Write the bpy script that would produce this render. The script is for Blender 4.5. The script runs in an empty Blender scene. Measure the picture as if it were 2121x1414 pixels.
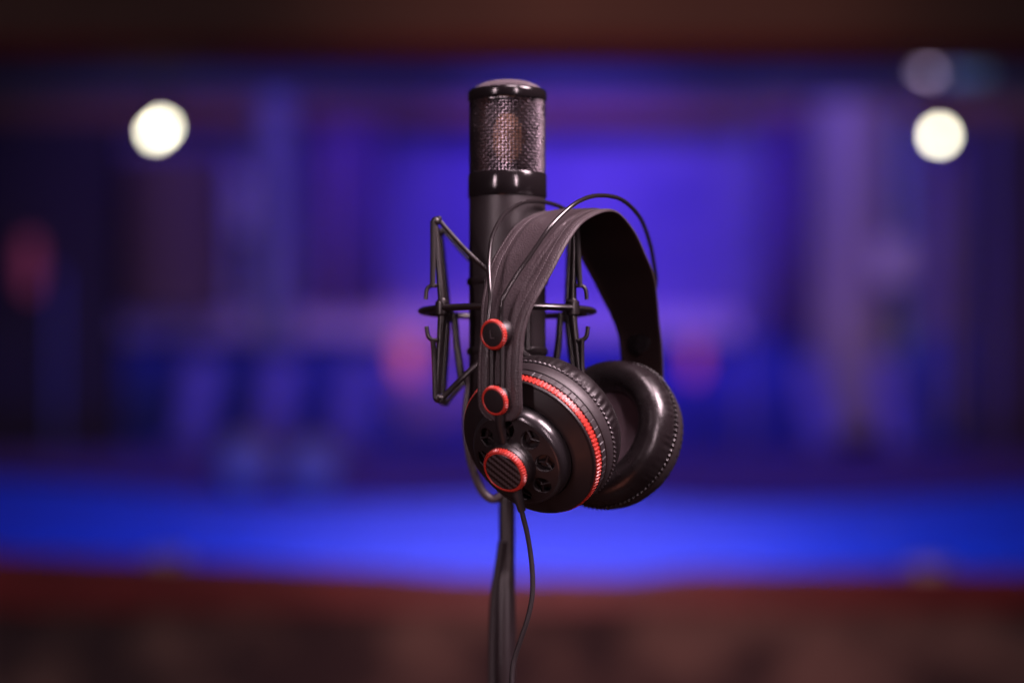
import bpy, bmesh, math, random
from mathutils import Vector, Matrix, noise
random.seed(7)
R = math.radians
SC = bpy.context.scene
COL = SC.collection
PI = math.pi
F = 5008.0                      # focal length in photograph pixels (85 mm on a 36 mm wide sensor, 2121 px)
PITCH = R(2.78)
CAM = Vector((0, 0, 1.35))

# ------------------------------------------------------------------ camera
cd = bpy.data.cameras.new('camera'); cam = bpy.data.objects.new('camera', cd); COL.objects.link(cam)
cam.location = CAM; cam.rotation_euler = (R(90) + PITCH, 0, 0)
cd.lens = 85; cd.sensor_width = 36; cd.clip_end = 60; cd.clip_start = 0.05
cd.dof.use_dof = True; cd.dof.focus_distance = 1.556; cd.dof.aperture_fstop = 1.98
SC.camera = cam

# ------------------------------------------------------------------ world and exposure
w = bpy.data.worlds.new('World'); SC.world = w; w.use_nodes = True
w.node_tree.nodes['Background'].inputs[0].default_value = (1.0, 0.55, 0.62, 1)
w.node_tree.nodes['Background'].inputs[1].default_value = 0.012
SC.view_settings.view_transform = 'Standard'; SC.view_settings.look = 'None'
SC.view_settings.exposure = 0; SC.view_settings.gamma = 1
SC.render.resolution_x = 1024; SC.render.resolution_y = 682
cy = SC.cycles
cy.use_denoising = True
cy.denoising_prefilter = 'ACCURATE'
try: cy.denoiser = 'OPENIMAGEDENOISE'
except Exception: pass
cy.use_adaptive_sampling = False
cy.max_bounces = 6; cy.diffuse_bounces = 3; cy.glossy_bounces = 3; cy.transparent_max_bounces = 12
cy.sample_clamp_indirect = 3

# ------------------------------------------------------------------ coordinate helpers
RX = Matrix.Rotation(PITCH, 4, 'X')
CAMM = Matrix.Translation(CAM) @ RX             # frame with x right, y forward, z up, origin at the camera
def camp(px, py, Y): return CAMM @ Vector(((px-1060.5)*Y/F, Y, (707-py)*Y/F))
def bg(px, py, Y):                              # point on the upright plane at world depth Y
    d = RX.to_3x3() @ Vector(((px-1060.5)/F, 1, (707-py)/F))
    return CAM + d*(Y/d.y)

# ------------------------------------------------------------------ lights
def area(name, loc, target, size, power, color, size_y=None, spread=None):
    l = bpy.data.lights.new(name, 'AREA'); l.energy = power; l.color = color; l.size = size
    if size_y: l.shape = 'RECTANGLE'; l.size_y = size_y
    if spread: l.spread = R(spread)
    o = bpy.data.objects.new(name, l); COL.objects.link(o); o.location = loc
    o.rotation_euler = (Vector(target)-Vector(loc)).to_track_quat('-Z', 'Y').to_euler(); return o
def spot(name, loc, target, angle, blend, power, color, rad=0.05):
    l = bpy.data.lights.new(name, 'SPOT'); l.energy = power; l.color = color; l.spot_size = R(angle); l.spot_blend = blend; l.shadow_soft_size = rad
    o = bpy.data.objects.new(name, l); COL.objects.link(o); o.location = loc
    o.rotation_euler = (Vector(target)-Vector(loc)).to_track_quat('-Z', 'Y').to_euler(); return o
HERO = camp(1100, 700, 1.60)
def around(az, el, dist):       # az: 0 towards the camera, positive to the right
    return HERO + Vector((math.sin(R(az))*math.cos(R(el)), -math.cos(R(az))*math.cos(R(el)), math.sin(R(el))))*dist
area('key_lamp_left', around(-38, 13, 2.6), HERO, 0.12, 2.4, (1, .73, .81), size_y=1.5, spread=50)
area('key_lamp_right', around(26, 14, 2.6), HERO, 0.12, 2.6, (1, .73, .81), size_y=1.5, spread=50)
area('side_lamp_right', around(70, 48, 2.0), HERO, 0.6, 14, (1, .73, .81), size_y=0.9, spread=60)
area('overhead_lamp', around(30, 74, 1.7), HERO, 0.5, 20, (1, .73, .81))
area('low_red_fill', around(-15, -50, 1.3), HERO, 0.6, 1.3, (1, .30, .22))  # added red fill standing in for light off the floor
# room wall around the window, warm
spot('wall_wash_low', bg(1250, 1700, 3.2), bg(1250, 1330, 5.0), 60, 1.0, 28, (1, .46, .46), .1)
spot('wall_wash_high', bg(1250, -500, 3.6), bg(1250, 40, 5.0), 60, 1.0, 24, (1, .45, .38), .1)
# control room: coloured wall washers hung above the window head, out of view
BLUE = (.10, .055, 1); VIO = (.21, .085, 1); NAVY = (.01, .035, 1)
spot('wash_violet', bg(1180, -130, 6.1), bg(1180, 430, 7.0), 66, 1.0, 46, (.20, .09, 1))
spot('wash_blue_right', bg(1520, -130, 6.0), bg(1520, 540, 7.0), 90, 1.0, 17, BLUE)
spot('wash_blue_left', bg(760, -130, 6.0), bg(800, 540, 7.0), 90, 1.0, 15, (.14, .06, 1))
spot('wash_far_left', bg(330, -130, 6.0), bg(380, 560, 7.0), 80, 1.0, 10, VIO)
spot('wash_far_right', bg(1860, -130, 6.0), bg(1820, 560, 7.0), 80, 1.0, 10, VIO)
spot('lamp_beam_left', bg(330, 225, 5.65), bg(420, 520, 7.0), 80, 1.0, 3.0, (1, .75, .55))
spot('lamp_beam_right', bg(1946, 235, 5.65), bg(1800, 480, 7.0), 80, 1.0, 5.0, (1, .75, .60))
area('panel_light', bg(1080, 1085, 5.95), bg(1080, 840, 7.0), 2.4, 4.6, (.01, .06, 1), size_y=.05)
area('room_fill', bg(1080, -160, 6.0), bg(1080, 600, 7.0), 2.6, .55, (1, .68, .80), size_y=.1)  # added fill hidden above the view, spreads a faint haze of light
for nm, px, pw, c in (('desk_led_left', 100, 1.3, (.0, .35, 1)), ('desk_led_centre', 1120, 3.5, (.82, .76, 1)), ('desk_led_right', 2080, 1.4, (.0, .42, 1))):
    p = bg(px, 1290, 5.22); q = bg(px, 1100, 5.5)
    area(nm, p, q, 1.1, pw, c, size_y=.04)

# ------------------------------------------------------------------ materials
def mat(name, color, rough=.5, metal=0., spec=.5, bump=None, var=None, rvar=0, coat=0):
    """bump = (scale per metre, strength, distance m, kind); var = (scale, second colour, sharpness)"""
    m = bpy.data.materials.new(name); m.use_nodes = True; nt = m.node_tree; n = nt.nodes; b = n['Principled BSDF']
    b.inputs['Base Color'].default_value = (*color, 1); b.inputs['Roughness'].default_value = rough
    b.inputs['Metallic'].default_value = metal; b.inputs['Specular IOR Level'].default_value = spec
    b.inputs['Coat Weight'].default_value = coat
    tc = n.new('ShaderNodeTexCoord')
    def nz(scale, detail=4):
        t = n.new('ShaderNodeTexNoise'); t.inputs['Scale'].default_value = scale; t.inputs['Detail'].default_value = detail
        nt.links.new(tc.outputs['Object'], t.inputs['Vector']); return t
    if var:
        t = nz(var[0]); r = n.new('ShaderNodeValToRGB'); s = var[2]
        r.color_ramp.elements[0].position = .5-s; r.color_ramp.elements[1].position = .5+s
        r.color_ramp.elements[0].color = (*color, 1); r.color_ramp.elements[1].color = (*var[1], 1)
        nt.links.new(t.outputs[0], r.inputs[0]); nt.links.new(r.outputs[0], b.inputs['Base Color'])
    if rvar:
        t = nz(90); mr = n.new('ShaderNodeMapRange'); mr.inputs['To Min'].default_value = rough-rvar; mr.inputs['To Max'].default_value = rough+rvar
        mr.inputs['From Min'].default_value = .3; mr.inputs['From Max'].default_value = .7
        nt.links.new(t.outputs[0], mr.inputs[0]); nt.links.new(mr.outputs[0], b.inputs['Roughness'])
    if bump:
        bp = n.new('ShaderNodeBump'); bp.inputs['Strength'].default_value = bump[1]; bp.inputs['Distance'].default_value = bump[2]
        if bump[3] == 'leather':
            t = n.new('ShaderNodeTexVoronoi'); t.inputs['Scale'].default_value = bump[0]; t.feature = 'SMOOTH_F1'
            nt.links.new(tc.outputs['Object'], t.inputs['Vector']); nt.links.new(t.outputs['Distance'], bp.inputs['Height'])
        else:
            t = nz(bump[0], 6); nt.links.new(t.outputs[0], bp.inputs['Height'])
        nt.links.new(bp.outputs[0], b.inputs['Normal'])
    return m
def emit(name, color, strength):
    m = bpy.data.materials.new(name); m.use_nodes = True; nt = m.node_tree; nt.nodes.clear()
    e = nt.nodes.new('ShaderNodeEmission'); e.inputs[0].default_value = (*color, 1); e.inputs[1].default_value = strength
    o = nt.nodes.new('ShaderNodeOutputMaterial'); nt.links.new(e.outputs[0], o.inputs[0]); return m

M_body = mat('mic_body_paint', (.022, .017, .019), .42, 0, .5, bump=(2600, .25, .0002, 'n'), rvar=.05)
M_gloss = mat('gloss_black_metal', (.010, .008, .009), .15, 0, .6, rvar=.05)
M_wire = mat('grille_wire', (.105, .088, .100), .33, .95, .6, bump=(900, .5, .0003, 'n'), rvar=.1)
M_gold = mat('capsule_gold', (.62, .33, .18), .5, .2, .5, bump=(1500, .3, .0003, 'n'))
M_mount = mat('satin_black_metal', (.016, .012, .013), .33, .1, .6, bump=(1800, .15, .0002, 'n'), rvar=.05)
M_elastic = mat('elastic_cord', (.018, .015, .016), .8, 0, .3, bump=(3500, .6, .0004, 'n'))
M_leather = mat('grained_leather', (.046, .034, .038), .46, 0, .5, bump=(850, .45, .0006, 'leather'), rvar=.08)
M_lining = mat('headband_lining', (.020, .010, .010), .85, 0, .2, bump=(2500, .4, .0003, 'n'))
M_pad = mat('pad_leatherette', (.012, .009, .010), .30, 0, .6, bump=(150, .20, .0018, 'n'), rvar=.08)
M_plastic = mat('matte_black_plastic', (.013, .009, .010), .40, 0, .5, bump=(4000, .25, .00015, 'n'), rvar=.05)
M_shell = mat('textured_shell_plastic', (.024, .018, .020), .48, 0, .5, bump=(2600, .35, .0002, 'n'))
M_groove = mat('dark_recess', (.006, .005, .006), .7)
M_red = mat('red_plastic', (.42, .030, .020), .36, 0, .5, rvar=.05)
M_rod = mat('lacquered_steel_rod', (.018, .015, .016), .16, .1, .8)
M_rubber = mat('cable_rubber', (.022, .017, .019), .50, 0, .4, bump=(3000, .2, .0002, 'n'))
M_fabric = mat('driver_cloth', (.16, .115, .135), .9, 0, .2, bump=(3500, .7, .0004, 'n'))
M_stitch = mat('stitch_thread', (.10, .085, .09), .6, 0, .4)
M_stand = mat('stand_tube_paint', (.022, .015, .017), .35, 0, .5, rvar=.05)
def carbon():
    m = mat('carbon_twill', (.02, .01, .01), .30, 0, .6); nt = m.node_tree; n = nt.nodes; L = nt.links; b = n['Principled BSDF']
    tc = n.new('ShaderNodeTexCoord'); sp = n.new('ShaderNodeSeparateXYZ'); L.new(tc.outputs['Object'], sp.inputs[0])
    def mt(op, a, bb):
        k = n.new('ShaderNodeMath'); k.operation = op
        for i, x in enumerate((a, bb)):
            if x is None: continue
            if isinstance(x, (int, float)): k.inputs[i].default_value = x
            else: L.new(x, k.inputs[i])
        return k.outputs[0]
    c = 1/.0015
    fx = mt('FLOOR', mt('MULTIPLY', sp.outputs[0], c), None); fy = mt('FLOOR', mt('MULTIPLY', sp.outputs[1], c), None)
    s = mt('ADD', mt('ADD', fx, fy), 400.0); md = mt('MODULO', s, 4.0); v = mt('LESS_THAN', md, 1.5)
    mx = n.new('ShaderNodeMix'); mx.data_type = 'RGBA'; L.new(v, mx.inputs['Factor'])
    mx.inputs['A'].default_value = (.012, .005, .005, 1); mx.inputs['B'].default_value = (.060, .048, .050, 1)
    L.new(mx.outputs['Result'], b.inputs['Base Color']); return m
M_carbon = carbon()

# ------------------------------------------------------------------ mesh builder (authoring in millimetres)
def cat(pts, n):
    P = [Vector(p) for p in pts]; P = [P[0]*2-P[1]] + P + [P[-1]*2-P[-2]]; out = []
    for i in range(1, len(P)-2):
        a, b, c, d = P[i-1:i+3]
        for k in range(n):
            t = k/n
            out.append(.5*((2*b)+(-a+c)*t+(2*a-5*b+4*c-d)*t*t+(-a+3*b-3*c+d)*t**3))
    out.append(P[-2]); return out
def frames(path, up=None):
    T = []
    for i in range(len(path)):
        a = path[max(0, i-1)]; b = path[min(len(path)-1, i+1)]; T.append((b-a).normalized())
    n0 = Vector(up) if up else (Vector((0, 0, 1)) if abs(T[0].z) < .9 else Vector((1, 0, 0)))
    N = [(n0-T[0]*n0.dot(T[0])).normalized()]
    for i in range(1, len(path)):
        q = T[i-1].rotation_difference(T[i]); v = q @ N[-1]; N.append((v-T[i]*v.dot(T[i])).normalized())
    return T, N
def basis(axis):                # matrix whose z is axis
    z = Vector(axis).normalized(); x = Vector((0, 0, 1)).cross(z)
    if x.length < 1e-3: x = Vector((1, 0, 0))
    x.normalize(); y = z.cross(x); return Matrix((x, y, z)).transposed().to_4x4()
class MB:
    def __init__(s, mm=.001): s.v = []; s.f = []; s.k = mm
    def grid(s, rows, closed_u=False, closed_v=False, M=None):
        b = len(s.v); nr = len(rows); nc = len(rows[0])
        for r in rows:
            for p in r: s.v.append(M @ Vector(p) if M else Vector(p))
        for i in range(nr if closed_u else nr-1):
            for j in range(nc if closed_v else nc-1):
                i2 = (i+1) % nr; j2 = (j+1) % nc
                s.f.append((b+i*nc+j, b+i*nc+j2, b+i2*nc+j2, b+i2*nc+j))
        return b
    def tube(s, path, r, sides=12, flat=1., up=None, caps=True):
        path = [Vector(p) for p in path]; T, N = frames(path, up); rows = []
        for i, p in enumerate(path):
            rr = r(i/(len(path)-1)) if callable(r) else r; B = T[i].cross(N[i])
            rows.append([p+(N[i]*math.cos(2*PI*k/sides)+B*math.sin(2*PI*k/sides)*flat)*rr for k in range(sides)])
        b = s.grid(rows, closed_v=True)
        if caps:
            s.f.append(tuple(b+k for k in range(sides))[::-1]); e = b+(len(path)-1)*sides; s.f.append(tuple(e+k for k in range(sides)))
    def lathe(s, prof, n=96, M=None, mod=None):     # prof = [(r, z)], mod(theta, i, r, z) -> (r, z)
        rows = []
        for i, (r, z) in enumerate(prof):
            row = []
            for k in range(n):
                t = 2*PI*k/n; rr, zz = (mod(t, i, r, z) if mod else (r, z)); row.append((rr*math.cos(t), rr*math.sin(t), zz))
            rows.append(row)
        s.grid(rows, closed_v=True, M=M)
    def ball(s, c, r, n=16):
        c = Vector(c)
        s.lathe([(r*math.sin(PI*i/(n//2))+1e-5, r*math.cos(PI*i/(n//2))) for i in range(n//2, -1, -1)], n, Matrix.Translation(c))
    def box(s, c, h, M=None):
        b = len(s.v); c = Vector(c)
        for x in (-1, 1):
            for y in (-1, 1):
                for z in (-1, 1):
                    p = c+Vector((x*h[0], y*h[1], z*h[2])); s.v.append(M @ p if M else p)
        for f in ((0, 1, 3, 2), (4, 6, 7, 5), (0, 4, 5, 1), (2, 3, 7, 6), (0, 2, 6, 4), (1, 5, 7, 3)): s.f.append(tuple(b+i for i in f))
    def build(s, name, m, parent=None, smooth=True, bevel=0, kind=None, M=None):
        me = bpy.data.meshes.new(name)
        me.from_pydata([tuple(p*s.k) for p in s.v], [], s.f); me.update()
        bm = bmesh.new(); bm.from_mesh(me); bmesh.ops.recalc_face_normals(bm, faces=bm.faces); bm.to_mesh(me); bm.free()
        me.materials.append(m)
        if smooth:
            for p in me.polygons: p.use_smooth = True
            me.set_sharp_from_angle(angle=R(38))
        o = bpy.data.objects.new(name, me); COL.objects.link(o)
        if M: o.matrix_local = M
        if parent: o.parent = parent
        if bevel:
            bv = o.modifiers.new('bevel', 'BEVEL'); bv.width = bevel*s.k; bv.segments = 2; bv.limit_method = 'ANGLE'
        if kind: o['kind'] = kind
        return o
def tag(o, label=None, cat_=None, group=None, kind=None):
    if label: o['label'] = label
    if cat_: o['category'] = cat_
    if group: o['group'] = group
    if kind: o['kind'] = kind
    return o
def empty(name, M, label, cat_, group=None):
    o = bpy.data.objects.new(name, None); COL.objects.link(o); o.matrix_world = M; o.empty_display_size = .01
    return tag(o, label, cat_, group)

# ================================================================== SETTING: wall with the window
WY = 5.0
M_wallb = mat('brown_stone_wall', (.24, .15, .13), .85, 0, .3, bump=(9, .8, .03, 'n'), var=(6.5, (.07, .045, .05), .10))
M_wallt = mat('brown_plaster', (.14, .085, .07), .8, 0, .3, var=(2.0, (.09, .055, .05), .2))
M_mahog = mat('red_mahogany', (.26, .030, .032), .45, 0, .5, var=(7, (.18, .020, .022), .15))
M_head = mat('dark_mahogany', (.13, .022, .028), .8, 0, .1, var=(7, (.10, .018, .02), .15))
def poly_prism(name, pts_front, depth, m, parent=None):     # pts_front: list of world points in a plane, extruded to +Y
    me = bpy.data.meshes.new(name); n = len(pts_front)
    vs = [tuple(p) for p in pts_front]+[tuple(p+Vector((0, depth, 0))) for p in pts_front]
    fs = [tuple(range(n)), tuple(range(2*n-1, n-1, -1))]+[(i, (i+1) % n, n+(i+1) % n, n+i) for i in range(n)]
    me.from_pydata(vs, [], fs); bm = bmesh.new(); bm.from_mesh(me); bmesh.ops.recalc_face_normals(bm, faces=bm.faces); bm.to_mesh(me); bm.free()
    me.materials.append(m); o = bpy.data.objects.new(name, me); COL.objects.link(o)
    if parent: o.parent = parent
    return o
def rect(name, x0, y0, x1, y1, Y, depth, m, parent=None):
    return poly_prism(name, [bg(x0, y0, Y), bg(x1, y0, Y), bg(x1, y1, Y), bg(x0, y1, Y)], depth, m, parent)
tag(rect('wall_upper', -500, -900, 2620, 78, WY, .15, M_wallt), kind='structure')
tag(rect('wall_lower', -500, 1262, 2620, 2750, WY, .15, M_wallb), kind='structure')
wf = empty('window_frame', Matrix.Translation(bg(1060, 1262, WY)), 'dark red wooden frame around the wide control room window', 'window frame')
def reparent(o, p):
    o.parent = p; o.matrix_parent_inverse = p.matrix_world.inverted()
WFI = wf
bpy.context.view_layer.update()
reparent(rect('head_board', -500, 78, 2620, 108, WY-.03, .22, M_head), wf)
top = [(-500, 1140), (-100, 1145), (0, 1150), (250, 1160), (500, 1170), (800, 1183), (950, 1195), (1300, 1198), (1450, 1184), (1900, 1184), (2121, 1188), (2620, 1190)]
reparent(poly_prism('sill_board', [bg(x, y, WY-.04) for x, y in top]+[bg(2620, 1264, WY-.04), bg(-500, 1264, WY-.04)], .16, M_mahog), wf)
reparent(rect('side_board', -500, 109, -120, 1139, WY-.03, .2, M_mahog), wf)
reparent(rect('side_board', 2240, 109, 2620, 1186, WY-.03, .2, M_mahog), wf)
def glass():
    m = bpy.data.materials.new('window_glass'); m.use_nodes = True; nt = m.node_tree; nt.nodes.clear()
    o = nt.nodes.new('ShaderNodeOutputMaterial'); mx = nt.nodes.new('ShaderNodeMixShader'); t = nt.nodes.new('ShaderNodeBsdfTransparent')
    g = nt.nodes.new('ShaderNodeBsdfGlossy'); g.inputs['Roughness'].default_value = .03; fr = nt.nodes.new('ShaderNodeFresnel'); fr.inputs[0].default_value = 1.45
    t.inputs[0].default_value = (.95, .97, 1, 1)
    nt.links.new(fr.outputs[0], mx.inputs[0]); nt.links.new(t.outputs[0], mx.inputs[1]); nt.links.new(g.outputs[0], mx.inputs[2]); nt.links.new(mx.outputs[0], o.inputs[0]); return m
gp = rect('glass_pane', -119, 109, 2239, 1139, WY+.02, .008, glass())
zb, zt = bg(0, 1139, WY).z, bg(0, 109, WY).z
for v_ in gp.data.vertices: v_.co.y += .155*(zt-v_.co.z)/(zt-zb)      # the pane leans: its top nearer, so that it mirrors the floor
reparent(gp, wf)
# floor of the live room
M_floor = mat('dark_wood_floor', (.06, .03, .022), .5, 0, .4, var=(3, (.035, .018, .014), .2))
fl = MB(1.); fl.box((0, 4.0, -.05), (3.2, 5.2, .05)); tag(fl.build('floor', M_floor, smooth=False), kind='structure')

# ================================================================== control room behind the glass
BY = 7.0
M_bw = mat('violet_blue_wall', (.40, .32, .62), .8, 0, .3, var=(2.2, (.17, .13, .42), .16))  # mottled tones imitate an uneven pool of violet light
M_lilac = mat('lilac_paint', (.85, .65, .90), .7, 0, .3)
M_dkblue = mat('deep_blue_panel', (.05, .08, .72), .6, 0, .4, var=(2.5, (.04, .05, .55), .2))
M_brown = mat('brown_trim', (.42, .20, .17), .7, 0, .3)
M_wine = mat('wine_curtain', (.36, .22, .56), .85, 0, .2)
M_navy = mat('navy_soffit', (.07, .10, .14), .7, 0, .3)
tag(rect('back_wall', -900, -700, 3000, 1800, BY, .1, M_bw), kind='structure')
tag(rect('soffit_beam', -700, -60, 2800, 196, BY-.16, .155, M_navy), 'long navy soffit beam across the top of the control room', 'beam')
tag(rect('brown_cornice', -700, 196, 2800, 250, BY-.12, .115, M_brown), 'brown wooden cornice rail under the navy soffit beam', 'cornice')
tag(rect('wall_ledge', 240, 645, 1530, 700, BY-.10, .098, M_lilac), 'long lilac ledge across the blue back wall', 'ledge')
tag(rect('wall_ledge', 1532, 690, 2800, 712, BY-.06, .058, M_dkblue), 'thin dark blue ledge on the right of the back wall', 'ledge')
tag(rect('lower_panelling', 100, 712, 2010, 960, BY-.05, .048, M_dkblue), 'deep blue wall panelling below the lilac ledge', 'panelling')
tag(rect('dark_side_panel', -900, 250, 240, 960, BY-.20, .15, mat('near_black_panel', (.05, .035, .06), .8)), 'near black panel covering the left end of the back wall', 'panel')
tag(rect('dark_side_panel', 2012, 250, 3000, 960, BY-.14, .1, mat('plum_panel', (.10, .06, .12), .8)), 'dark plum panel covering the right end of the back wall', 'panel')
tag(rect('plum_bench', -700, 935, 2800, 1100, BY-.55, .4, mat('plum_upholstery', (.24, .09, .20), .9)), 'long plum upholstered bench below the blue panelling', 'bench')
def pillar(name, x0, x1, y0, y1, Y, m, label):
    a = bg(x0, y1, Y); b = bg(x1, y1, Y); t = bg(x0, y0, Y); r = (b.x-a.x)/2
    mb = MB(1.); mb.tube([Vector(((a.x+b.x)/2, Y, a.z)), Vector(((a.x+b.x)/2, Y, t.z))], r, 24, flat=.7, up=(1, 0, 0))
    return tag(mb.build(name, m), label, 'pillar')
pillar('round_pillar', 530, 610, 200, 720, BY-.25, mat('grey_lilac_plaster', (.26, .25, .36), .7), 'slim grey pillar right of the small white wall plaque')
pillar('round_pillar', 1680, 1840, 215, 900, BY-.25, mat('dusty_lilac_plaster', (.46, .35, .36), .7), 'broad dusty lilac pillar left of the round white lamp')
pillar('round_pillar', 255, 465, 330, 650, BY-.25, mat('brown_plaster_column', (.16, .09, .09), .8), 'dark brown pillar under the left pair of white lamps')
def curtain(x0, x1, y0, y1, Y, folds, m, label):
    a = bg(x0, y1, Y); b = bg(x1, y0, Y); mb = MB(1.); rows = []
    for z in (a.z, b.z):
        rows.append([Vector((a.x+(b.x-a.x)*k/80, Y+.03*math.sin(k/80*folds*2*PI), z)) for k in range(81)])
    mb.grid(rows); o = mb.build('curtain', m); s = o.modifiers.new('thickness', 'SOLIDIFY'); s.thickness = .006
    return tag(o, label, 'curtain')
curtain(650, 790, 250, 640, BY-.1, 3, M_wine, 'wine coloured curtain left of the violet pool of light')
curtain(1590, 1660, 250, 700, BY-.1, 2, M_wine, 'narrow wine coloured curtain beside the broad lilac pillar')
mb = MB(1.); c = bg(497, 425, BY-.15)
for q in (0,):
    mb.box(c, (.036, .012, .085))
pl = mb.build('wall_plaque', mat('white_enamel', (.75, .68, .8), .5), bevel=.01); tag(pl, 'small pale upright plaque beside the slim grey pillar', 'plaque')
mb = MB(1.); mb.box(bg(1850, 545, BY-.4), (.055, .02, .065), ); tag(mb.build('wall_speaker', mat('pale_grey_case', (.60, .48, .55), .6), bevel=.01), 'small pale box speaker on the broad lilac pillar', 'speaker')
tag(rect('pale_reflection_strip', 1862, 230, 1882, 930, BY-.3, .03, mat('pale_blue_reflection', (.45, .50, .66), .6)), 'thin pale blue upright batten built as a glass reflection right of the broad lilac pillar', 'streak')  # added strip imitates an upright reflection in the glass
for k_, (x0, x1, y0, y1, cl, lb) in enumerate(((112, 124, 560, 960, (.20, .22, .62), 'thin blue upright batten built as a glass reflection on the near black left panel'),
        (478, 488, 330, 700, (.50, .48, .72), 'thin pale upright batten built as a glass reflection left of the small pale plaque'),
        (684, 700, 300, 640, (.52, .26, .52), 'thin mauve upright batten built as a glass reflection in front of the left wine curtain'),
        (1538, 1550, 250, 930, (.34, .26, .60), 'thin violet upright batten built as a glass reflection left of the narrow wine curtain'),
        (1958, 1974, 330, 900, (.44, .30, .30), 'thin brown upright batten built as a warm reflection below the right ceiling lamp'),
        (2050, 2060, 260, 930, (.24, .22, .60), 'thin blue upright batten built as a glass reflection on the plum panel at the right'))):
    tag(rect('reflection_strip', x0, y0, x1, y1, BY-.26, .02, mat('reflection_tint_%d' % k_, cl, .6)), lb, 'streak')  # coloured strips imitate upright reflections in the window glass
for px, lb in ((412, 'leftmost'), (578, 'middle'), (735, 'rightmost')):
    a = bg(px-22, 930, BY-.45); b = bg(px+8, 740, BY-.45)
    mb = MB(1.); mb.tube([a, b], .05, 12, flat=.5)
    tag(mb.build('seat_back', mat('blue_seat_'+lb, (.26, .20, .62), .7)), '%s of the three tilted blue seat backs on the left' % lb, 'seat')
for px, lb in ((1690, 'left'), (1850, 'right')):
    a = bg(px+18, 930, BY-.45); b = bg(px-12, 740, BY-.45)
    mb = MB(1.); mb.tube([a, b], .045, 12, flat=.5)
    tag(mb.build('seat_back', mat('blue_seat_r'+lb, (.26, .20, .62), .7)), '%s of the two tilted blue seat backs on the right' % lb, 'seat')
for px, py, lb in ((508, 955, 'larger grey rounded box on the plum bench'), (648, 962, 'smaller grey rounded box on the plum bench')):
    mb = MB(1.); mb.ball(bg(px, py, BY-.6), .075, 20); tag(mb.build('cushion', mat('grey_cushion%d' % px, (.55, .46, .46), .8)), lb.replace('box', 'cushion'), 'cushion')
# pink wall lights
def sconce(px, py, wpx, hpx, Y, strength, label, color=(1, .22, .42)):
    c = bg(px, py, Y); k = Y/F; r = empty('wall_light', Matrix.Translation(c), label, 'wall light', 'pink wall lights')
    s = MB(1.); W_, H_ = wpx*k/2, hpx*k/2
    s.lathe([(W_*.55, -H_), (W_*.9, -H_*.4), (W_, .1*H_), (W_*.8, H_*.8), (W_*.5, H_)], 24); s.build('lamp_shade', emit('pink_glow_%d' % px, color, strength), r)
    b = MB(1.); b.box((0, W_+.02, 0), (W_*.3, .025, H_*.4)); b.build('wall_bracket', M_mount, r)
sconce(845, 742, 50, 85, BY-.2, .60, 'pink glowing wall light just left of the headphones', (1, .16, .50))
sconce(1440, 745, 34, 80, BY-.2, .45, 'pink glowing wall light to the right of the headphones', (1, .14, .60))
sconce(62, 550, 40, 120, BY-.3, .16, 'dim pink wall light near the left edge', (1, .15, .42))
# blue curved desk front
M_fascia = mat('blue_glow_desk_front', (.055, .075, .80), .45, 0, .4)  # deep blue base colour carries the blue LED glow
tp = [(-500, 950), (-100, 978), (0, 990), (250, 1012), (500, 1036), (750, 1040), (1060, 1030), (1300, 1034), (1500, 1046), (1800, 1040), (2121, 1018), (2620, 990)]
mb = MB(1.); fr = []; bk = []
tpp = cat([(x, y, 0) for x, y in tp], 6)
for p in tpp:
    bow = .12*((p.x-1060)/1060)**2
    fr.append(bg(p.x, p.y, 5.5+bow)); 
rows = [[Vector((v.x, v.y+.35, v.z+.005)) for v in fr], [Vector((v.x, v.y, v.z)) for v in fr], [Vector((v.x, v.y-.05, CAM.z-.40)) for v in fr], [Vector((v.x, v.y-.05, .02)) for v in fr]]
mb.grid(rows); dk = mb.build('control_desk', M_fascia); tag(dk, 'curved control desk with a front glowing blue from its lamps and from blue put into its colour', 'desk')
# ceiling spot lamps (bright round discs out of focus)
M_bulb = emit('warm_white_bulb', (1, .90, .64), 20)
M_case = mat('lamp_case', (.05, .05, .055), .5)
def ceiling_lamp(px, py, bulbs, label):
    c = bg(px, py, 5.6); r = empty('spot_lamp', Matrix.Translation(c), label, 'lamp', 'bright ceiling spot lamps')
    for dx, dy, rr in bulbs:
        b = MB(1.); x, z = dx*5.6/F, -dy*5.6/F
        b.ball((x, 0, z), rr, 16); b.build('bulb', M_bulb, r)
        h = MB(1.); h.lathe([(rr*1.15, .004), (rr*1.3, .02), (rr*1.1, .05), (.003, .052)], 20, Matrix.Translation((x, 0, z)) @ Matrix.Rotation(R(-90), 4, 'X')); h.build('lamp_cap', M_case, r)
    s = MB(1.); s.tube([(0, .05, 0), (0, .05, .75)], .006, 8); s.build('lamp_stem', M_case, r)
ceiling_lamp(330, 269, [(-7, 6, .0132), (6, -6, .0132)], 'bright white double ceiling lamp on the left of the window')
ceiling_lamp(1946, 281, [(0, 0, .0150)], 'single bright white ceiling lamp on the right of the window')
r = empty('reflection_bar', Matrix.Translation(bg(1918, 140, 6.0)), 'dim lilac glowing bar built as a glass reflection, partly cut off by the window head', 'lamp')
mb = MB(1.); mb.box((0, 0, 0), (.030, .02, .010), Matrix.Rotation(R(28), 4, 'Y')); mb.build('lamp_shade', emit('dim_lilac_glow', (.66, .46, .70), 3.8), r)  # glowing bar imitates a reflection in the window, not a lamp
mb = MB(1.); mb.tube([(0, 0, .05), (0, 0, .6)], .006, 8); mb.build('lamp_stem', M_case, r)  # stem added above the reflection bar
tag(rect('air_vent', 1965, 125, 2050, 165, 6.2, .05, mat('teal_vent', (.25, .55, .6), .6)), 'small teal vent cover beside the dim lilac reflection bar', 'vent')
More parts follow.
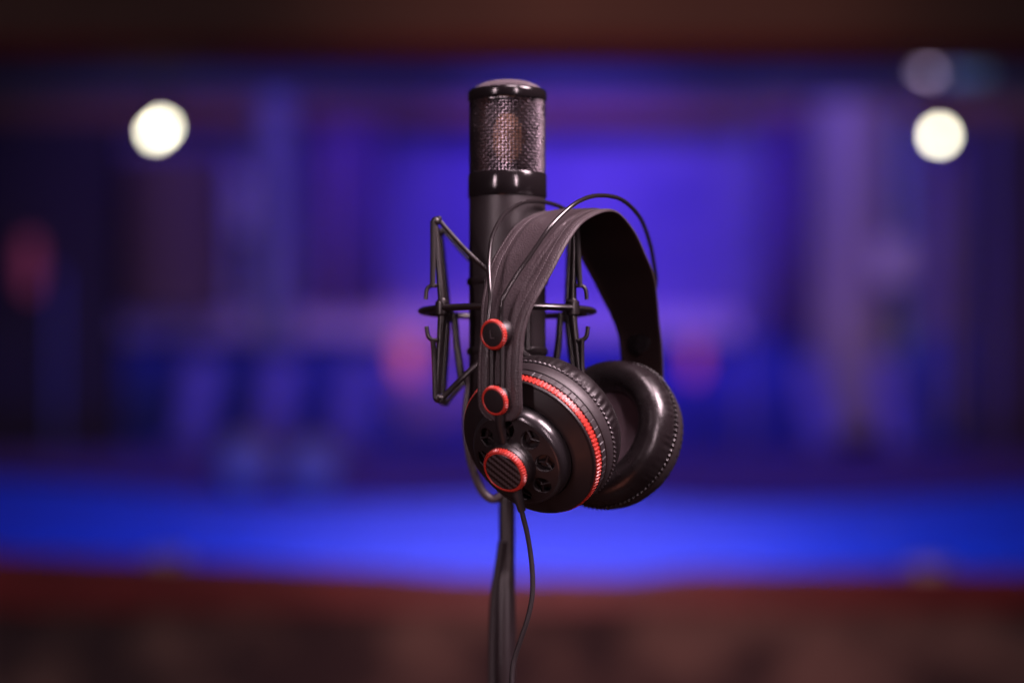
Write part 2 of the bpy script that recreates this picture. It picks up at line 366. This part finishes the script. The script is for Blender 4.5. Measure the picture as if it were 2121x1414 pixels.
for px, lb in ((340, 'left'), (1930, 'right')):
    p = bg(px, 1157 if px < 1000 else 1175, WY-.02); mb = MB(1.); mb.lathe([(.001, .012), (.03, .011), (.05, .0), (.05, -.012)], 24, Matrix.Translation(p+Vector((0, .03, 0))))
    tag(mb.build('reflection_disc', mat('pale_reflection_'+lb, (.85, .72, .72), .35, .5)), 'small pale disc added as a lamp reflection on the %s end of the red sill' % lb, 'disc')  # pale disc imitates the lamp mirrored in the glossy sill

# ================================================================== MICROPHONE (local mm, origin at shock mount ring centre)
ORG = camp(1051, 645, 1.635)
MM = Matrix.Translation(ORG)
IM = MM.inverted()
def ml(px, py, Y): return (IM @ camp(px, py, Y))*1000
mic = empty('microphone', MM, 'upright black studio microphone with silvery wire grille head, standing behind the headphones', 'microphone')
# wire grille
def woven(mb, r0, z0, z1, nv, nh, wr, amp, sides=6):
    dz = (z1-z0)/nh
    for j in range(nv):
        t = 2*PI*j/nv; path = []
        for i in range(nh+1):
            s_ = 1 if (i+j) % 2 == 0 else -1
            jr = random.uniform(-.12, .12); jt = random.uniform(-.006, .006); path.append(Vector(((r0+amp*s_+jr)*math.cos(t+jt), (r0+amp*s_+jr)*math.sin(t+jt), z0+i*dz+random.uniform(-.15, .15))))
        P = cat(path, 3); mb.tube(P, wr, sides, caps=False, up=(math.cos(t), math.sin(t), 0))
    for i in range(1, nh):
        rows = []; N = nv*2
        for k in range(N):
            t = 2*PI*k/N; ph = math.cos(nv*t/1.0*.5) if False else (math.cos(PI*k/2)*(1 if i % 2 == 0 else -1))
            rc = r0-amp*ph; c = Vector((rc*math.cos(t), rc*math.sin(t), z0+i*dz)); e = Vector((math.cos(t), math.sin(t), 0))
            rows.append([c+(e*math.cos(2*PI*q/sides)+Vector((0, 0, 1))*math.sin(2*PI*q/sides))*wr for q in range(sides)])
        mb.grid(rows, closed_u=True, closed_v=True)
g = MB(); woven(g, 24.9, 91.5, 143.5, 70, 25, .52, .72); g.build('grille', M_wire, mic, kind='stuff')
g = MB()     # top dome mesh
def dome(x, y): return 149.4+6.6*(1-(math.hypot(x, y)/24.3)**3)
st = 2.05; K = int(24/st)
for a in range(-K, K+1):
    h = math.sqrt(max(0, 24.2**2-(a*st)**2)); n_ = int(h/st)
    if n_ < 1: continue
    g.tube(cat([(a*st, b*st, dome(a*st, b*st)+.5*(1 if (a+b) % 2 else -1)) for b in range(-n_, n_+1)], 2), .46, 5, caps=False)
    g.tube(cat([(b*st, a*st, dome(a*st, b*st)-.5*(1 if (a+b) % 2 else -1)) for b in range(-n_, n_+1)], 2), .46, 5, caps=False)
g.build('grille_top', mat('top_grille_lit_wire', (.32, .27, .30), .4, .7, .6), mic, kind='stuff')  # paler wire colour imitates overhead light on the dome
g = MB(); g.lathe([(24.2, 148), (25.4, 150.2), (26.2, 149.6), (26.7, 148.2), (26.8, 143.2), (26.4, 142.6), (25, 142.4), (24.2, 143)], 128); g.build('head_ring', M_gloss, mic)
g = MB(); g.lathe([(24.5, 92.6), (26.2, 92.8), (26.6, 92.2), (26.7, 77.2), (26.3, 76.6), (25.4, 76.6)], 128); g.build('collar_ring', M_gloss, mic)
g = MB(); g.lathe([(24.8, 77), (25.9, 76.4), (25.9, 20), (25.9, -60), (24.8, -62), (11, -64), (11, -84), (9, -85), (.01, -85)], 128); g.build('mic_body', M_body, mic)
# capsule
cap = Matrix.Translation((0, -2, 117)) @ Matrix.Rotation(R(90), 4, 'X')
g = MB(); g.lathe([(.01, 4.2), (10, 4.2), (10.6, 3.6), (10.6, -3.6), (10, -4.2), (.01, -4.2)], 48, cap @ Matrix.Scale(1.62, 4, Vector((0, 1, 0)))); g.build('capsule', M_gold, mic)
g = MB(); g.grid([[Vector((23.6*math.sin(R(q)), 23.6*math.cos(R(q)), z)) for q in range(-86, 87, 4)] for z in (93, 118, 142.5)]); lf = g.build('foam_lining', M_elastic, mic); sd = lf.modifiers.new('thickness', 'SOLIDIFY'); sd.thickness = .0008
g = MB(); g.box((0, 0, 93.2), (3.5, 3, 4)); g.lathe([(.01, 93), (24, 93), (24, 91.8)], 48); g.build('capsule_mount', M_plastic, mic)

# ------------------------------------------------------------------ shock mount
sm = empty('shock_mount', MM, 'black wire spider shock mount clasping the microphone, thin rods and hooks at both sides', 'shock mount')
def ringp(a, r=57, z=0): return Vector((r*math.sin(R(a)), -r*math.cos(R(a)), z))    # a: 0 towards the camera, + to the right
g = MB(); rows = []
for k in range(96):
    e = ringp(k*3.75, 1); rows.append([e*57+e*math.cos(q*PI/6)*3.6+Vector((0, 0, math.sin(q*PI/6)*2.3)) for q in range(12)])
g.grid(rows, closed_u=True, closed_v=True); g.build('outer_ring', M_mount, sm)
def rodpart(name, pts, r, m=M_mount, n=8, sides=12):
    g = MB(); g.tube(cat(pts, n), r, sides); return g.build(name, m, sm)
LUG = {'fl': -49, 'fr': 49, 'bl': -133, 'br': 133}
TOPZ, BOTZ = 57.5, -59.5
for key, a in LUG.items():
    l = ringp(a); e = l.normalized(); sx = -1 if a < 0 else 1
    t_ = l+Vector((sx*(4.4 if sx < 0 else 1.2), 0, TOPZ)); b_ = l+Vector((sx*(2.8 if sx < 0 else 5.6), 0, BOTZ))
    g = MB(); g.lathe([(3.6, -5), (4.6, -4), (4.8, 0), (4.6, 4), (3.2, 5.4)], 24, Matrix.Translation(l)); g.ball(l+Vector((0, 0, 4.4)), 3.3, 14); g.build('lug', M_mount, sm)
    g = MB(); g.tube([l+Vector((0, 0, 4)), l.lerp(t_, .5), t_-Vector((0, 0, 3))], lambda q: 2.7-.9*q, 14); g.build('rod', M_mount, sm)
    g = MB(); g.tube([l-Vector((0, 0, 4)), l.lerp(b_, .5), b_+Vector((0, 0, 3))], lambda q: 2.9-.8*q, 14); g.build('rod', M_mount, sm)
    for pnt, s_ in ((t_, 1), (b_, -1)):
        g = MB(); g.ball(pnt, 3.1, 18); g.lathe([(1.2, -2), (1.9, -1), (2.2, 2), (1.9, 3.2), (.01, 3.4)], 14, Matrix.Translation(pnt+Vector((2.0, 0, 0))) @ Matrix.Scale(s_, 4, Vector((0, 0, 1)))); g.build('rod_end', M_mount, sm)
    # diagonal rods to the inner cage
    ce = ringp(a*.35 if abs(a) < 90 else (180-(180-abs(a))*.4)*sx, 28.5)
    rodpart('diagonal_rod', [t_+Vector((-sx*2, 0, 1)), t_.lerp(ce+Vector((0, 0, 21)), .5), ce+Vector((0, 0, 21))], lambda q: 1.5, M_mount)
    rodpart('diagonal_rod', [b_+Vector((-sx*2, 0, -1)), b_.lerp(ce+Vector((0, 0, -27)), .5), ce+Vector((0, 0, -27))], lambda q: 1.9, M_mount)
    # elastic straps from the rod end to the hook of the inner cage
    if abs(a) < 90:
        ht = l+Vector((sx*(6.4 if sx < 0 else 5.0), -3, 13.5)); hb = l+Vector((sx*6.0, -3, -20.5))
        rodpart('elastic_strap', [t_+Vector((sx*1.6, -1, 0)), t_.lerp(ht, .6)+Vector((sx*.5, 0, 0)), ht], lambda q: 2.0-.2*q, M_elastic)
        rodpart('elastic_strap', [b_+Vector((sx*1.6, -1, 0)), b_.lerp(hb, .6)+Vector((sx*.3, 0, 0)), hb], lambda q: 1.8, M_mount)
        rodpart('hook', [ht+Vector((-sx*3, 0, 1)), ht+Vector((sx*1, 0, 1.0)), ht+Vector((sx*3.6, 0, -1.5)), ht+Vector((sx*4.4, 0, -8))], 1.35, M_mount)
        rodpart('hook', [hb+Vector((-sx*3, 0, -1)), hb+Vector((sx*.6, 0, -.6)), hb+Vector((sx*3.2, 0, 2)), hb+Vector((sx*4.2, 0, 8.2))], 1.45, M_mount)
# inner cage
for z in (20, -27):
    rows = []; g = MB()
    for k in range(72):
        e = ringp(k*5, 1); rows.append([e*26.6+e*math.cos(q*PI/4)*.9+Vector((0, 0, z+math.sin(q*PI/4)*2.4)) for q in range(8)])
    g.grid(rows, closed_u=True, closed_v=True); g.build('inner_ring', M_mount, sm)
for a in (-30, 30, 150, -150):
    p = ringp(a, 28.0); rodpart('cage_bar', [p+Vector((0, 0, 20)), p, p+Vector((0, 0, -27))], 2.0)
for a, dz in ((-100, 1), (97, 1)):
    p = ringp(a*.97, 36); rodpart('cage_bar', [p+Vector((0, 0, -1)), p*.96+Vector((0, 0, -22)), p*.85+Vector((0, 0, -50))], lambda q: 2.2+.5*q)
# bracket to the stand
sy = ml(1050, 900, 1.70)
g = MB(); g.box((0, 58+3, -4), (9, 5, 8)); g.box((sy.x, sy.y, -18), (7, 7, 16)); g.build('bracket', M_mount, sm, bevel=1.5)

# ------------------------------------------------------------------ stand
stR = empty('microphone_stand', MM, 'thin black microphone stand tube rising below the headphones, out of focus', 'stand')
FZ = -ORG.z*1000
g = MB(); g.tube([(sy.x, sy.y, -34), (sy.x, sy.y, -190)], 5.7, 24); g.build('upper_tube', M_stand, stR)
g = MB(); g.lathe([(5.6, -176), (6.2, -182), (7.6, -196), (7.8, -240), (7.0, -262), (6.0, -266)], 32, Matrix.Translation((sy.x-1.5, sy.y, 0))); g.build('clutch', M_stand, stR)
g = MB(); g.tube([(sy.x-1, sy.y, -190), (sy.x-1, sy.y, FZ+20)], 6.6, 24); g.build('lower_tube', M_stand, stR)
g = MB(); g.lathe([(.01, 26), (10, 25), (14, 16), (125, 9), (130, 4), (130, .5), (.01, .5)], 64, Matrix.Translation((sy.x-1, sy.y, FZ))); g.build('round_base', M_stand, stR)

# ------------------------------------------------------------------ microphone cable
cbl = MB()
pts = [ml(1042, 930, 1.648), ml(1046, 990, 1.655), ml(1040, 1022, 1.655), ml(1020, 1034, 1.655), ml(998, 1016, 1.655), ml(980, 972, 1.655), ml(969, 920, 1.655), ml(966, 860, 1.657), ml(972, 800, 1.66), ml(985, 750, 1.668), ml(1000, 700, 1.675)]
cbl.tube(cat(pts, 10), 2.9, 14); c_ = cbl.build('microphone_cable', mat('grey_cable_jacket', (.075, .058, .062), .4, 0, .5), M=MM); tag(c_, 'grey black cable looping out from behind the left ear cup', 'cable')
cbl = MB(); pts = [ml(1040, 1120, 1.69), ml(1033, 1170, 1.69), ml(1024, 1230, 1.69), ml(1020, 1300, 1.69), ml(1019, 1420, 1.69), ml(1020, 1700, 1.69)]
cbl.tube(cat(pts, 10), 2.9, 14); c_ = cbl.build('hanging_cable', M_rubber, M=MM); tag(c_, 'blurred grey cable hanging down along the left side of the stand', 'cable')

# ================================================================== HEADPHONES (local mm: x from near to far cup, y away-left, z up)
U = Vector((.57487, .81825, 0)); Vv = Vector((-.81825, .57487, 0)); O = Vector((43.93, 1602.5, -60.1))/1000
L4 = Matrix(((U.x, Vv.x, 0, O.x), (U.y, Vv.y, 0, O.y), (0, 0, 1, O.z), (0, 0, 0, 1)))
HM = CAMM @ L4; IH = HM.inverted()
def hl(px, py, Y): return (IH @ camp(px, py, Y))*1000
hp = empty('headphones', HM, 'black over-ear headphones with red knurled rings, hanging in front of the microphone', 'headphones')

# ---- headband strap
prof = [(-87.5, 9), (-89.5, 22), (-90, 38), (-88.8, 54), (-85.8, 70), (-81, 84), (-72, 98), (-61, 113), (-47, 127), (-35, 136), (-22, 141.5), (-8, 145), (5, 145.5), (16, 141.5), (30, 132), (43, 117.5), (55, 103.5), (65, 87), (72, 74), (77, 62), (79, 49), (80, 36), (80, 22), (78, 9)]
pc = cat([(a, 0, b) for a, b in prof], 8)
def smooth(t): t = max(0, min(1, t)); return t*t*(3-2*t)
def halfw(w): return 17+9*smooth((w-60)/55)
T, N = frames(pc, up=(-1, 0, 0))
# outward normals: rotate the tangent in the x-z plane
NO = [Vector((-t.z, 0, t.x)) for t in T]
def strap_h(y, hw, w, s):        # outer relief over the strap in mm
    a = abs(y); h = 1.5
    h -= 1.0*smooth((a-(hw-1.6))/1.6)                       # rounded edge
    h -= .30*math.exp(-((a-(hw-2.6))/.55)**2)               # edge stitch furrow
    h -= .24*math.exp(-((a-(hw-8.0))/.6)**2)                # inner stitch furrow
    h += .12*math.exp(-((a-(hw-5.2))/1.9)**2)               # raised welt between the stitch lines
    padw = 11+6*smooth((w-85)/40)
    k = smooth((w-66)/30)
    h += .9*k*smooth((padw-a)/5.0)                         # padded middle
    h += .20*k*math.exp(-((a-(padw-3.2))/.6)**2)            # welt of the padding
    yc = -17+(145-w)*.20; h -= .45*math.exp(-((y-yc)/.6)**2)*smooth((w-100)/14)*(1 if s < .5 else 0)   # long crease
    h += .35*k*noise.noise(Vector((y*.07, s*9, 3.1)))+.05*noise.noise(Vector((y*.25, s*90, 1.1)))
    return h
def ends(i):                     # rounds the two ends of the strap
    d = min((pc[i]-pc[0]).length, (pc[i]-pc[-1]).length)
    return math.sqrt(max(0.0, 1-(1-min(1, d/11.))**2))*.96+.04
outer = []; inner = []
NC = 56
for i, p in enumerate(pc):
    hw = halfw(p.z)*ends(i); ro = []; ri = []
    for j in range(NC+1):
        y = -hw+2*hw*j/NC; h = strap_h(y, hw, p.z, i/len(pc))
        ro.append(p+Vector((0, y, 0))+NO[i]*h); ri.append(p+Vector((0, y, 0))-NO[i]*(1.0-.6*smooth((abs(y)-(hw-1.5))/1.5)))
    outer.append(ro); inner.append(ri)
g = MB(); g.grid(outer)
for side in (0, NC):
    g.grid([[r_[side] for r_ in outer], [r_[side] for r_ in inner]])
g.grid([outer[0], inner[0]]); g.grid([outer[-1], inner[-1]])
band = g.build('headband', M_leather, hp)
g = MB(); g.grid([[q-NO[i]*.05 for q in r_] for i, r_ in enumerate(inner)]); g.build('headband_lining', M_lining, band)
# stitches
g = MB()
for off in (2.6, 8.0):
    for sgn in (-1, 1):
        acc = 0; last = None
        for i in range(6, len(pc)-6):
            hw = halfw(pc[i].z)*ends(i); y = sgn*(hw-off); q = pc[i]+Vector((0, y, 0))+NO[i]*(strap_h(y, hw, pc[i].z, i/len(pc))+.12)
            if last is not None:
                seg = (q-last).length; d0 = last
                while acc+seg >= 2.1:
                    f_ = (2.1-acc)/(q-d0).length if (q-d0).length > 0 else 0
                    pt = d0.lerp(q, min(1, f_)); dr = (q-last).normalized()
                    g.tube([pt-dr*.62, pt, pt+dr*.62], lambda u_: .2+.12*math.sin(PI*u_), 5); d0 = pt; seg = (q-d0).length; acc = 0
                acc += seg
            last = q
g.build('stitching', M_stitch, band, kind='stuff')

# ---- one side assembly: cup + knobs; sgn -1 near (left), +1 far
def side(sgn, seam_c, axis, knob_x, lug_x):
    ax = Vector(axis).normalized()
    zx = ax; yy = Vector((0, 0, 1)); yy = (yy-zx*yy.dot(zx)).normalized(); xx = yy.cross(zx)
    CM = Matrix((xx, yy, zx)).transposed().to_4x4(); CM.translation = Vector(seam_c)
    near = sgn < 0
    def B(mb, nm, m, p=hp, **k): return mb.build(nm, m, p, **k)
    # shell from the seam to the dish
    g = MB()
    if near: pr = [(47, -1), (50.4, -.6), (51.2, .8), (51.3, 7.0), (50.9, 8.6), (50.2, 8.9), (50.2, 9.4), (50.6, 9.5), (50.6, 14.0), (49.6, 14.3), (47, 14.4)]
    else: pr = [(47, -1), (50.4, -.6), (51.0, .8), (50.2, 7.0), (49.6, 8.6), (48.9, 8.9), (48.9, 9.4), (49.2, 9.5), (47.6, 14.0), (46.2, 15.3), (41, 15.6)]
    def mod(t, i, r, z):
        if 7 <= i <= 8:
            ph = (t*58/(2*PI)) % 1
            if ph < .10: return (r-.45, z)
        return (r, z)
    g.lathe(pr, 58*10, CM, mod); shell = B(g, 'cup_shell', M_shell)
    rs = 0 if near else 7.5
    CX = CM if near else CM @ Matrix.Translation((0, 0, 14)) @ Matrix.Diagonal((1, 1, .55, 1)) @ Matrix.Translation((0, 0, -14))
    CS, CM = CM, CX
    g = MB(); NT = 108
    def modr(t, i, r, z):
        if 1 <= i <= 3:
            ph = (t*NT/(2*PI)) % 1
            return (r-(0 if .2 < ph < .72 else .85), z)
        return (r, z)
    g.lathe([(48.0, 14.3), (50.0, 14.6), (50.4, 15.0), (49.7, 18.9), (49.0, 19.2), (48.2, 19.3)], NT*8, CM @ Matrix.Diagonal((1-rs/50, 1-rs/50, 1, 1)), modr); B(g, 'red_ring', M_red, shell)
    # dish
    g = MB(); DM = CM @ (Matrix.Identity(4) if near else Matrix.Diagonal((.85, .85, 1, 1))); g.lathe([(48.4, 18.8), (48.8, 19.6), (48.6, 20.8), (48.0, 21.2), (47.0, 21.0), (46.4, 21.3), (42, 23.4), (38, 25.1), (35.6, 26.0), (34.9, 25.8), (34.7, 24.4), (34.0, 24.0)], 192, DM); dish = B(g, 'dish', M_plastic)
    # raised inner disc: rim then pierced plate
    g = MB(); g.lathe([(34.2, 24.0), (34.5, 27.2), (34.3, 31.5), (33.6, 34.3), (32.4, 35.9), (31.0, 36.6)], 160, CM); B(g, 'disc_rim', mat('semi_gloss_rim', (.020, .017, .019), .24, 0, .7, rvar=.05) if near else M_plastic, dish)
    zr = lambda r: 36.6+(31-r)*(41-36.6)/14.2
    bm = bmesh.new()
    def circle(cx, cyy, r, n, off=0):
        vs = [bm.verts.new((cx+r*math.cos(2*PI*k/n+off), cyy+r*math.sin(2*PI*k/n+off), 0)) for k in range(n)]
        return vs, [bm.edges.new((vs[k], vs[(k+1) % n])) for k in range(n)]
    # measured vent angles (about the cup axis)
    vents = []
    es = circle(0, 0, 31.0, 160)[1]+circle(0, 0, 16.6, 96)[1]
    for k in range(8):
        t = R(VENT0+45*k); vents.append((23.2*math.cos(t), 23.2*math.sin(t))); es += circle(vents[-1][0], vents[-1][1], 6.3, 48)[1]
    bmesh.ops.triangle_fill(bm, use_beauty=True, use_dissolve=False, edges=es)
    for f_ in list(bm.faces):
        c_ = f_.calc_center_median(); 
        if c_.xy.length < 16.4 or any((c_.xy-Vector(q)).length < 6.2 for q in vents): bm.faces.remove(f_)
    for v in bm.verts: v.co.z = zr(v.co.xy.length); v.co = CM @ v.co
    g = MB(); idx = {v: i for i, v in enumerate(bm.verts)}; g.v = [v.co.copy() for v in bm.verts]; g.f = [tuple(idx[v] for v in f_.verts) for f_ in bm.faces]; bm.free()
    plate = B(g, 'disc_plate', M_plastic, dish)
    for (cx, cyy) in vents:
        def modv(t, i, r, z):
            zz = zr(math.hypot(cx+r*math.cos(t), cyy+r*math.sin(t)))+z
            if i in (2, 3): r = r-(.34 if (t*52/(2*PI)) % 1 < .5 else 0)
            return (r, zz)
        VM = CM @ Matrix.Translation((cx, cyy, 0))
        g = MB(); g.lathe([(6.3, 0), (6.1, -.35), (5.9, -.7), (5.8, -2.6), (5.8, -5)], 208, VM, modv)
        g.lathe([(5.8, -4.4), (.01, -4.4)], 24, VM, modv)
        vent = B(g, 'vent', M_plastic, dish)
        g = MB(); th0 = math.atan2(cyy, cx)
        for q in range(3):
            t = th0+R(60+120*q); e = Vector((math.cos(t), math.sin(t), 0)); zc = zr(23.2)-1.9
            g.tube([VM @ Vector((0, 0, zc+.2)), VM @ (e*3+Vector((0, 0, zc))), VM @ (e*6.1+Vector((0, 0, zc-.1)))], lambda u_: .95-.3*u_, 6)
        B(g, 'spoke', M_plastic, vent)
    # hub
    g = MB(); g.lathe([(17.4, 39.5), (17.1, 41.0), (16.9, 41.4), (16.5, 45.5), (16.2, 45.8), (16.2, 46.4), (15.8, 49.0), (14.6, 49.4)], 96, CM); hub = B(g, 'hub', M_plastic)
    g = MB(); NT2 = 48
    def modh(t, i, r, z):
        if i in (1, 2): 
            ph = (t*NT2/(2*PI)) % 1; d = 0 if .2 < ph < .75 else .55
            return (r-d, z-d*.4)
        return (r, z)
    g.lathe([(14.6, 48.9), (15.5, 49.4), (15.3, 51.6), (14.2, 52.9), (13.2, 53.2), (12.9, 52.6)], NT2*8, CM, modh); B(g, 'red_ring', M_red, hub)
    g = MB(); g.lathe([(.01, 0), (12.0, 0), (12.6, -.25), (12.95, -.7)], 64); B(g, 'carbon_cap', M_carbon, hub, M=scaled(CM @ Matrix.Translation((0, 0, 53.1)) @ Matrix.Rotation(R(CARB), 4, 'Z')))
    # pad with a hole
    CM = CS
    g = MB(); pr = []
    RO, RI, H = 50.6, 27.5, 19.0
    for k in range(33):
        t = PI*k/32          # 0 outer seam -> pi inner foot, bulging to -z
        rm = (RO+RI)/2; ra = (RO-RI)/2
        r = rm+ra*math.copysign(abs(math.cos(t))**.80, math.cos(t)); z = -1.0-(H)*abs(math.sin(t))**.72
        pr.append((r, z))
    pr = [(49.6, -.2)]+pr+[(27.9, 1.0)]
    def modp(t, i, r, z):
        d = abs(i-3)
        wk = math.exp(-(d/(2.6 if near else 1.8))**2)
        n_ = math.sin(t*62+2.2*noise.noise(Vector((math.cos(t)*4, math.sin(t)*4, sgn))))
        a_ = (.42 if near else .38)*wk*n_*(.35+1.3*noise.noise(Vector((math.cos(t)*3, math.sin(t)*3, 7+sgn))))
        low = .7*noise.noise(Vector((math.cos(t)*1.6, math.sin(t)*1.6, z*.05+sgn*5)))
        wi = .30*math.exp(-((i-25)/5)**2)*math.sin(t*23)*noise.noise(Vector((math.cos(t)*3, math.sin(t)*3, 2)))
        return (r+a_+low*.4+wi, z+a_*.6+low*.6)
    g.lathe(pr, 720, CM, modp); pad = B(g, 'ear_pad', M_pad)
    g = MB(); g.lathe([(28.6, -8.0), (14, -6.8), (.01, -6.2)], 64, CM); B(g, 'driver_cloth', M_fabric, pad)
    g = MB(); NB = 92; n = NB*8; rows = []
    for k in range(n):
        t = 2*PI*k/n; e = Vector((math.cos(t), math.sin(t), 0)); ph = k/8.
        row = []
        for q in range(10):
            a_ = 2*PI*q/10; rr = .95+.5*math.cos(2*PI*ph-a_*1.0)
            row.append(e*(51.0+rr*math.cos(a_))+Vector((0, 0, -.7+rr*math.sin(a_))))
        rows.append(row)
    g.grid(rows, closed_u=True, closed_v=True, M=CM); B(g, 'seam_piping', mat('seam_thread', (.045, .038, .042), .3, 0, .7) if near else M_pad, pad)
    # knobs
    out = Vector((sgn, 0, 0))
    def knob(face, nrm, letter=None):
        KM = basis(nrm)
        # make "up" of the face follow the local z axis
        z_ = Vector(nrm).normalized(); y_ = Vector((0, 0, 1)); y_ = (y_-z_*y_.dot(z_)).normalized(); x_ = y_.cross(z_)
        KM = Matrix((x_, y_, z_)).transposed().to_4x4(); KM.translation = Vector(face)
        g = MB(); g.lathe([(9.2, -12.5), (9.3, -11.5), (8.9, -3.4), (8.6, -3.0)], 64, KM); kb = B(g, 'knob', M_plastic)
        g = MB(); NK = 34
        def modk(t, i, r, z):
            if i in (1, 2):
                ph = (t*NK/(2*PI)) % 1; d = 0 if .2 < ph < .75 else .42
                return (r-d, z-d*.3)
            return (r, z)
        g.lathe([(8.9, -3.1), (9.85, -2.7), (9.75, -1.0), (9.0, -.1), (8.1, .15), (7.7, -.3)], NK*8, KM, modk); B(g, 'red_ring', M_red, kb)
        g = MB(); g.lathe([(.01, -.1), (7.2, -.1), (7.65, -.2), (7.75, -.55)], 48, KM); B(g, 'knob_face', M_plastic, kb)
        if letter:
            g = MB(); g.box((-1.2, .3, 0), (.28, 2.7, .22), KM); g.box((.35, -2.12, 0), (1.27, .28, .22), KM); B(g, 'letter', mat('raised_letter_plastic', (.07, .06, .065), .3, 0, .6), kb)
        return kb
    kx = knob_x
    k1 = Vector((kx, 0, 64.3)); k2 = Vector((kx-sgn*1.6, 0, 22.3))
    knob(k1, (sgn, 0, -.10), near); knob(k2, (sgn, 0.02, -.26))
    # twin guide rods between the knobs
    sx = lug_x
    for y in (4.2, -4.2):
        g = MB(); g.tube([(sx+sgn*4.5, y, 70), (sx+sgn*4.2, y, 45), (sx+sgn*4.2, y, 20)], 1.75, 12); B(g, 'guide_rod', M_plastic)
    g = MB(); g.tube([(sx+sgn*1.6, 0, 44), (sx+sgn*1.6, 0, 34)], .9, 8); g.lathe([(1.6, 0), (2.6, .4), (3.0, 1.3), (2.4, 2.2), (1.4, 2.0)], 28, Matrix.Translation((sx+sgn*.6, 1, 38)) @ basis((sgn, 0, 0))); B(g, 'rivet', M_gloss)
    # yoke arm from the lower knob to the hub
    hubp = CM @ Vector((0, 15.6, 44))
    g = MB(); a0 = k2+Vector((-sgn*5, -1.0, -3)); a1 = hubp+Vector((0, 0, 0))
    g.tube([a0, a0.lerp(a1, .5)+Vector((sgn*1.5, 0, 0)), a1], lambda u_: 3.6-1.2*u_, 10, flat=1.1); B(g, 'yoke_arm', M_plastic)
    return CM
def scaled(M):
    m = M.copy(); m.translation = m.translation*.001; return m
VENT0 = 0; CARB = 0
import mathutils
# transform a camera-frame direction into the headphone frame
def hd(v): return Vector((Vector(v).dot(U), Vector(v).dot(Vv), v[2]))
nearAx = hd((-.505, -.735, -.452)); farAx = -hd((-.565, -.755, .33))
def vent_zero():      # angle in the cup's own plane of the vent seen at photo pixel (1100.6, 906.9)
    z = nearAx.normalized(); y = Vector((0, 0, 1)); y = (y-z*y.dot(z)).normalized(); x = y.cross(z)
    Mi = (Matrix((x, y, z)).transposed().to_4x4()); C0 = hl(1127.8, 894.6, 1.570); Mi.translation = C0; Mi = Mi.inverted()
    o = Mi @ hl(1060.5, 707, .0001); p = Mi @ hl(1100.6, 906.9, 1.54); d = p-o; t = (39.0-o.z)/d.z; q = o+d*t
    print('vent', q, math.degrees(math.atan2(q.y, q.x)))
    p2 = Mi @ hl(1048, 967, 1.54); d = p2-o; q2 = o+d*((51-o.z)/d.z); print('hub centre', q2)
    return math.degrees(math.atan2(q.y, q.x))
VENT0 = vent_zero(); CARB = 2
side(-1, hl(1127.8, 894.6, 1.570), nearAx, -98.4, -88.5)
side(1, hl(1268, 902, 1.635), farAx, 88.0, 80)
# inner rivet disc on the far strap
g = MB(); g.lathe([(.01, 2.2), (5, 2.0), (8.2, 1.2), (8.8, 0)], 48, Matrix.Translation((76.2, 0, 60)) @ basis((-1, 0, .15))); g.build('rivet_cap', M_pad, hp)

# ---- twin steel bows above the band
def bow(ys):
    return None
def H(px, py, v):     # headphone-local point of a pixel on the plane y = -v
    o = IH @ camp(1060.5, 707, 1e-6)*1000 if False else (IH @ CAM)*1000; p = hl(px, py, 1.6); d = p-o; return o+d*((-v-o.y)/d.y)
pR = [H(1038, 690, 4.2), H(1038.5, 655, 4.4), H(1040, 630, 5), H(1047, 608, 6.5), H(1073, 565, 10.5), H(1100, 527, 14), H(1140, 470, 18), H(1180, 430, 20), H(1215, 410, 21), H(1250, 405, 21), H(1290, 415, 20), H(1325, 450, 18), H(1345, 500, 15.5), H(1355, 550, 12.5), H(1358, 590, 10)]
pR += [Vector((79, -6, 82)), Vector((84, -4.2, 70)), Vector((85, -4.2, 50))]
g = MB(); g.tube(cat(pR, 10), 1.42, 14); g.build('steel_bow', M_rod, hp)
pL = [H(1012, 690, -4.2), H(1012.5, 655, -4.4), H(1015.5, 620, -5), H(1013.5, 585, -8), H(1013, 545, -13), H(1020, 490, -21), H(1040, 450, -26), H(1062, 430, -28), H(1090, 418, -29), H(1130, 419, -29), H(1172, 435, -28)]
e = pL[-1]; pL += [Vector((38, 26, 138)), Vector((55, 21, 118)), Vector((68, 14, 98)), Vector((79, 6, 82)), Vector((84, 4.2, 70)), Vector((85, 4.2, 50))]
g = MB(); g.tube(cat(pL, 10), 1.42, 14); g.build('steel_bow', M_rod, hp)
print('bowR', [tuple(round(c, 1) for c in q) for q in pR]); print('bowL', [tuple(round(c, 1) for c in q) for q in pL])

# ---- cable with strain relief
g = MB(); a = [hl(1066, 1000, 1.540), hl(1073, 1028, 1.542), hl(1081, 1057, 1.545)]
g.tube(cat(a, 8), lambda q: 3.9-1.3*q, 16); g.build('strain_relief', M_rubber, hp)
pts = [hl(1078, 1045, 1.545), hl(1083, 1068, 1.546), hl(1091, 1100, 1.547), hl(1098, 1140, 1.548), hl(1103, 1190, 1.548), hl(1102, 1235, 1.548), hl(1093, 1280, 1.548), hl(1078, 1325, 1.549), hl(1066, 1362, 1.55), hl(1061, 1390, 1.55), hl(1060, 1430, 1.55), hl(1062, 1520, 1.552), hl(1066, 1700, 1.56)]
g = MB(); g.tube(cat(pts, 12), 1.62, 14); g.build('cable', M_rubber, hp)
